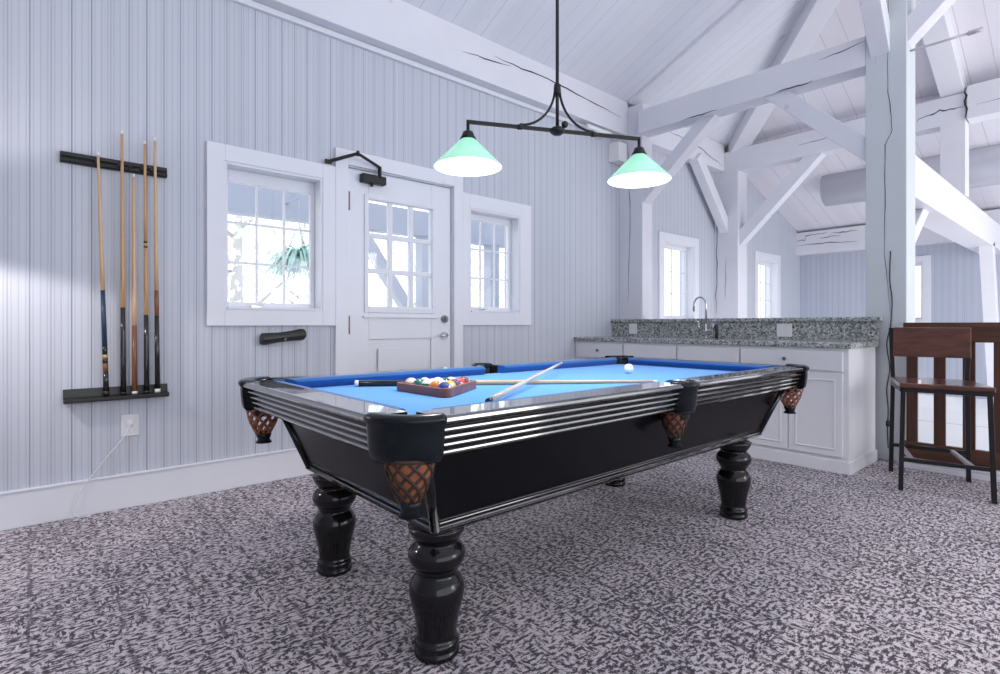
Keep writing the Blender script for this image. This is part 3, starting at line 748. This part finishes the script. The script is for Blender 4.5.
def basket(c, z0, z1, r0, r1, ang):
    nb_ = MB().mat(M['netdark'] if NEAR else M['net']); net(nb_, c, z0, z1, r0, r1)
    o = nb_.build('pocket_net', None, table)
    s = o.modifiers.new('thick', 'SOLIDIFY'); s.thickness = .003
    if NEAR:
        lp = [(r0+(r1-r0)*(v/10)**1.7-.004, z0+(z1-z0)*v/10) for v in range(11)]
        MB().lathe(lp, (c[0], c[1], 0), 24).build('net_lining', M['net'], o)
    MB().lathe([(r1*.6, z1+.012), (r1+.006, z1+.004), (r1+.002, z1-.012), (r1*.9, z1-.018), (r1+.008, z1-.034), (r1*.5, z1-.036), (0, z1-.03)], (c[0], c[1], 0), 14).build('net_tassel', M['leather'], o)
    MB().lathe([(r0-.004, z0+.006), (r0+.004, z0+.004), (r0+.004, z0-.006), (r0-.004, z0-.006)], (c[0], c[1], 0), 24, closed=True).build('net_ring', M['netdark'], o)
off = .135
for sx in (-1, 1):
    for sy in (-1, 1):
        NEAR = (sx == 1 and sy == -1)
        cpt = (TX+sx*(HX-off), TY+sy*(HY-off)); ang = math.atan2(sy, sx)
        pocket(cpt, ang, R(52), .078, .138, lin=.02)
        bc = (cpt[0]+sx*.033, cpt[1]+sy*.033)
        basket((bc[0]+.008, bc[1]) if NEAR else bc, .70, .575, .070, .026, ang)
NEAR = False
for sx in (-1, 1):
    cpt = (TX+sx*(HX-.045), TY)
    NEAR = sx == 1
    pocket(cpt, 0 if sx > 0 else PI, R(98), .044, .070)
    basket((cpt[0]-sx*.03, cpt[1]), .69, .575, .058, .022, 0)

# ------------------------------------------------------------------ rack, balls, cues on the cloth
rc = Vector((1.856, 1.318)); ra = R(3)
def tri(rad, rr=.018, n=5):
    out = []
    for i in range(3):
        a = R(-30)+i*2*PI/3+ra; v = rc+Vector((math.cos(a), math.sin(a)))*(rad-2*rr)
        for k in range(n): b = a+R(-60)+R(120)*k/(n-1); out.append((v.x+rr*math.cos(b), v.y+rr*math.sin(b)))
    return out
side_in = .331; rin = side_in/math.sqrt(3); rou = rin+.034
mb = MB(); o_, i_ = tri(rou, .026), tri(rin, .012); n = len(o_)
vo = [[mb.bm.verts.new((x, y, z)) for x, y in o_] for z in (BED, BED+.036)]; vi = [[mb.bm.verts.new((x, y, z)) for x, y in i_] for z in (BED, BED+.036)]
for k in range(n):
    j = (k+1) % n
    mb.face([vo[0][k], vo[0][j], vo[1][j], vo[1][k]]); mb.face([vi[0][j], vi[0][k], vi[1][k], vi[1][j]])
    mb.face([vo[1][k], vo[1][j], vi[1][j], vi[1][k]]); mb.face([vo[0][j], vo[0][k], vi[0][k], vi[0][j]])
tag(mb.build('ball_rack', M['rackwood'], bevel=.003), 'reddish wooden triangle rack holding the billiard balls on the blue cloth', 'ball rack')
BR_ = .02855
cols = {'yellow': (.85, .50, .05), 'blue': (.02, .06, .30), 'red': (.62, .05, .03), 'purple': (.10, .03, .16), 'orange': (.85, .22, .04), 'green': (.02, .16, .11), 'maroon': (.22, .03, .04), 'black': (.012, .012, .013)}
nm = lambda s, c: ('solid %s billiard ball in the wooden triangle rack' if not s else 'white billiard ball with a %s stripe in the triangle rack') % c
ballsphere = None
def ball(name, label, pos, m, group, rot):
    global ballsphere
    if ballsphere is None:
        bm = bmesh.new(); bmesh.ops.create_uvsphere(bm, u_segments=28, v_segments=18, radius=BR_)
        for f in bm.faces: f.smooth = True
        ballsphere = bm
    me = bpy.data.meshes.new(name); ballsphere.to_mesh(me); me.materials.append(m)
    o = bpy.data.objects.new(name, me); COL.objects.link(o); o.location = pos; o.rotation_euler = rot
    return tag(o, label, 'ball', group)
# rows from the apex at the left corner (l) to the near-right side
vn = [rc+Vector((math.cos(a), math.sin(a)))*(4*2*BR_/math.sqrt(3)*1.003) for a in (R(-30)+ra, R(90)+ra, R(210)+ra)]
N_, Rr, L_ = vn
order = [['orange',1],['green',0],['green',1],['orange',0],['blue',0],['maroon',1],['red',1],['blue',1],['yellow',0],['yellow',1],['black',0],['purple',0],['purple',1],['red',0],['maroon',0]]
k = 0; placed = []
for r in range(5):                          # r: rows from the L-N edge (front) towards R
    for i in range(5-r):
        base = L_.lerp(N_, i/4)+(Rr-L_)*(r/4) if True else None
        placed.append((base, r, i))
for (p, r, i), (cn, st) in zip(placed, order):
    ball('billiard_ball', nm(st, cn), (p.x, p.y, BED+BR_), ball_mat('ball_%s_%s' % (cn, 'striped' if st else 'solid'), cols[cn], st), 'billiard balls in the triangle rack',
         (random.uniform(-.45, .45), random.uniform(-.35, .35), random.uniform(-.5, .9)))
g = G('cue_ball_white'); g.set(color=(.87, .86, .82), rough=.07, coat=.5)
ball('cue_ball', 'white cue ball alone near the far pocket end of the blue cloth', (1.86, 2.66, BED+BR_), g.m, None, (0,0,0))
cue('pool cue lying on the blue cloth behind the ball rack with black wrapped butt', (1.438, 1.133, BED+.0155), (2.262, 2.332, BED+.0075),
    [('bumper', 0, .012, 'ferrule'), ('butt', .012, .30, 'buttblack'), ('shaft', .30, .985, 'maple'), ('tip', .985, 1, 'ferrule')], 'cues left on the table cloth')
cue('pale grey pool cue lying across the other cue on the table', (2.30, 1.215, BED+.016), (1.562, 2.40, .822),
    [('bumper', 0, .02, 'buttblack'), ('shaft', .02, .985, 'ash'), ('tip', .985, 1, 'ferrule')], 'cues left on the table cloth', r0=.0115)

# ------------------------------------------------------------------ hanging lamp
hub = Vector((1.952, 1.946, 2.0)); bd = Vector((.438, .899, 0)).normalized(); hl = .445
lamp = thing('billiard_lamp', 'black iron two shade billiard lamp hanging over the pool table', 'hanging lamp', hub)
ztop = zA(hub.x)
MB().tube([hub, hub+Vector((0,0,.22)), Vector((hub.x, hub.y, ztop))], .0085, 12).build('pole', M['iron'], lamp)
MB().lathe([(0, ztop+.01), (.06, ztop+.01), (.06, ztop-.03), (.02, ztop-.05), (0, ztop-.05)], (hub.x, hub.y, 0), 20).build('ceiling_canopy', M['iron'], lamp)
MB().lathe([(0, .02), (.02, .018), (.036, .008), (.036, -.008), (.02, -.02), (0, -.022)], hub, 20).build('hub', M['iron'], lamp)
MB().tube([hub+Vector((0,0,.17)), hub+Vector((0,0,.225))], .017, 12).build('collar', M['iron'], lamp)
MB().lathe([(.017*math.sin(PI*k/8), -.017*math.cos(PI*k/8)) for k in range(9)], hub+Vector((.026,.026,.03)), 14).build('switch_knob', M['blackplastic'], lamp)
MB().bar(hub-bd*hl, hub+bd*hl, .013, .016).build('cross_bar', M['iron'], lamp)
for s_ in (-1, 1):
    P = []
    for j in range(13):
        a = PI/2*j/12; P.append(hub+bd*s_*(.012+.18*(1-math.cos(a)))+Vector((0,0,.012+.20*(1-math.sin(a)))))
    MB().tube(P, .006, 8).tube([P[-1]-bd*s_*.012-Vector((0,0,.012)), P[-1]+bd*s_*.012-Vector((0,0,.012))], .0125, 10).build('scroll_bracket', M['iron'], lamp)
    e = hub+bd*s_*hl
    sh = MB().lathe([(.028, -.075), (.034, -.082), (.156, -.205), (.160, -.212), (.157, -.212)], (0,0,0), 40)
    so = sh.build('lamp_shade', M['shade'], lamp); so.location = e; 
    so.matrix_parent_inverse = Matrix.Translation(-hub)
    li = MB().lathe([(.026, -.080), (.152, -.207), (.157, -.212)], e, 40).build('shade_lining', M['shadein'], None)
    li.parent = so; li.matrix_parent_inverse = Matrix.Translation(-e)
    fi = MB().lathe([(0, .008), (.008, .008), (.008, -.04), (.024, -.048), (.03, -.065), (.040, -.083), (.03, -.085), (0, -.085)], e, 20).build('fitter', M['iron'], None)
    fi.parent = so; fi.matrix_parent_inverse = Matrix.Translation(-e)
    bu = MB().lathe([(0, -.09), (.014, -.095), (.028, -.125), (.03, -.145), (.02, -.165), (0, -.172)], e, 16).build('bulb', M['bulb'], None)
    bu.parent = so; bu.matrix_parent_inverse = Matrix.Translation(-e)
    ld = bpy.data.lights.new('shade_light', 'SPOT'); ld.energy = 36; ld.color = (1, .96, .90); ld.shadow_soft_size = .07; ld.spot_size = R(125); ld.spot_blend = .5
    lo_ = bpy.data.objects.new('shade_light', ld); COL.objects.link(lo_); lo_.location = e+Vector((0,0,-.2))

# ------------------------------------------------------------------ outside
struct(MB().box(-40, -.2, -20, 30, -.45, -.25).build('ground', M['outground']))
tag(MB().box(-2.0, -1.84, -1.5, 7.5, 2.14, 2.44).build('porch_beam', M['porch']), 'grey porch beam seen through the tops of the windows', 'beam')
def porchpost(y, label): tag(MB().box(-2.0, -1.85, y, y+.15, -.25, 2.14).build('porch_post', M['porch']), label, 'post', 'porch posts outside')
porchpost(4.72, 'grey porch post standing outside the window right of the door')
porchpost(3.62, 'grey porch post carrying a diagonal brace outside the door glass')
tag(MB().bar((-1.92, 3.66, .95), (-1.92, 2.82, 2.14), .12, .13).build('porch_brace', M['porch']), 'grey diagonal porch brace seen through the door panes', 'brace')
t = thing('hanging_fern', 'green fern in a basket hanging outside the nearest window', 'plant', (-1.5, 1.98, 1.6))
fm = MB(); random.seed(11)
for k in range(130):
    a = random.uniform(0, 2*PI); L = random.uniform(.18, .42); lift = random.uniform(.0, .16); p = Vector((-1.5, 1.98, 1.70)); prev = None
    for j in range(8):
        v = j/7; c_ = p+Vector((math.cos(a)*L*v, math.sin(a)*L*v, lift*math.sin(PI*v*.8)*1.2-.22*v*v)); w = .022*(1-v)**.6*(1 if j % 2 else .45)+.002
        tx_ = Vector((-math.sin(a), math.cos(a), 0))*w
        va, vb = fm.bm.verts.new(c_-tx_), fm.bm.verts.new(c_+tx_)
        if prev: fm.face([prev[0], prev[1], vb, va])
        prev = (va, vb)
fm.build('fronds', M['fern'], t)
MB().lathe([(0, 1.56), (.08, 1.57), (.13, 1.68), (.14, 1.70)], (-1.5, 1.98, 0), 18).build('basket', M['porch'], t)
wm = MB()
for k in range(3): a = 2*PI*k/3; wm.tube([(-1.5+.13*math.cos(a), 1.98+.13*math.sin(a), 1.7), (-1.5, 1.98, 2.05), (-1.5, 1.98, 2.30)], .004, 5)
wm.tube([(-1.5, 1.98, 2.29), (-1.86, 1.98, 2.29)], .01, 6)
wm.build('hanger', M['porch'], t)
def tree(x, y, h, r, label, seed):
    random.seed(seed)
    t = thing('garden_tree', label, 'tree', (x, y, -.25), 'pale trees outside')
    MB().tube([(x, y, -.25), (x+.1, y, h*.5), (x, y+.1, h)], [.16, .11, .04], 10).build('trunk', M['bark'], t)
    mb = MB()
    for k in range(6):
        a = random.uniform(0, 6.28); z = h*random.uniform(.25, .8)
        mb.tube([(x, y, z), (x+math.cos(a)*r*.8, y+math.sin(a)*r*.8, z+h*.25)], [.05, .012], 6)
    mb.build('branches', M['bark'], t)
    lm = MB()
    for k in range(900):
        d = Vector((random.gauss(0, 1), random.gauss(0, 1), random.gauss(0, 1))).normalized()*random.random()**.4
        p = Vector((x+d.x*r, y+d.y*r, h*.62+d.z*h*.55)); s_ = random.uniform(.05, .13)
        a = Vector((random.gauss(0, 1), random.gauss(0, 1), random.gauss(0, 1))).normalized(); b = a.orthogonal().normalized()
        lm.face([lm.bm.verts.new(p+a*s_), lm.bm.verts.new(p+b*s_*.6), lm.bm.verts.new(p-a*s_), lm.bm.verts.new(p-b*s_*.6)])
    lm.build('foliage', M['leaf'], t)
tree(-7.5, 3.0, 4.0, 1.7, 'pale leafy tree outside the nearest window left of the fern', 1)
tree(-13.0, 6.4, 4.4, 1.9, 'pale leafy tree outside seen between nearest window and door', 2)
tree(-8.0, 8.0, 4.2, 1.8, 'pale leafy tree outside behind the door glass', 3)
tree(-8.5, 12.6, 4.4, 2.0, 'pale leafy tree outside behind the window right of the door', 4)

# ------------------------------------------------------------------ light
w = bpy.data.worlds.new('sky'); SC.world = w; w.use_nodes = True
nt = w.node_tree; bg = nt.nodes['Background']
tc = nt.nodes.new('ShaderNodeTexCoord'); sp = nt.nodes.new('ShaderNodeSeparateXYZ'); rp = nt.nodes.new('ShaderNodeValToRGB')
nt.links.new(tc.outputs['Generated'], sp.inputs[0]); nt.links.new(sp.outputs[2], rp.inputs[0]); nt.links.new(rp.outputs[0], bg.inputs[0])
rp.color_ramp.elements[0].color = (.93, .96, 1, 1); rp.color_ramp.elements[1].color = (.80, .88, 1, 1)
bg.inputs[1].default_value = 2.2
def area(name, loc, rot, sx, sy, e, c=(1, 1, 1)):
    l = bpy.data.lights.new(name, 'AREA'); l.shape = 'RECTANGLE'; l.size = sx; l.size_y = sy; l.energy = e; l.color = c
    o = bpy.data.objects.new(name, l); COL.objects.link(o); o.location = loc; o.rotation_euler = rot; return o
area('right_window_light', (7.6, 5.2, 1.9), (R(80), 0, R(105)), 1.6, 1.6, 55, (1, .98, .97))
area('ceiling_fill', (4.6, 1.2, 2.9), (R(180), 0, 0), 2.0, 4, 52, (1, .97, .98))  # added fill to brighten the ceiling, no fixture hangs here
area('far_room_fill', (4.2, 8.2, -1.0), (R(180), 0, 0), 3, 2, 40, (1, .98, 1))  # unseen fill added to lift the space beyond the half wall
for nm_, up_ in (('floor_lamp_down', 0), ('floor_lamp_up', PI)):
    l = bpy.data.lights.new(nm_, 'SPOT'); l.energy = 10 if up_ else 27; l.color = (1, .93, .91); l.spot_size = R(152); l.spot_blend = .3 if up_ else .14; l.shadow_soft_size = .05
    o = bpy.data.objects.new(nm_, l); COL.objects.link(o); o.location = (.5, -.5, 1.53+(.14 if up_ else 0)); o.rotation_euler = (up_, 0, 0)

# ------------------------------------------------------------------ camera
cam = bpy.data.cameras.new('camera'); co = bpy.data.objects.new('camera', cam); COL.objects.link(co); SC.camera = co
cam.sensor_width = 36; cam.lens = .540*36; cam.shift_y = -.012; cam.clip_start = .02
co.location = (3.76, 0, 1.05); co.rotation_euler = (R(90), 0, R(48.95))
SC.view_settings.view_transform = 'Standard'; SC.view_settings.look = 'None'; SC.view_settings.exposure = 0
SC.cycles.max_bounces = 8
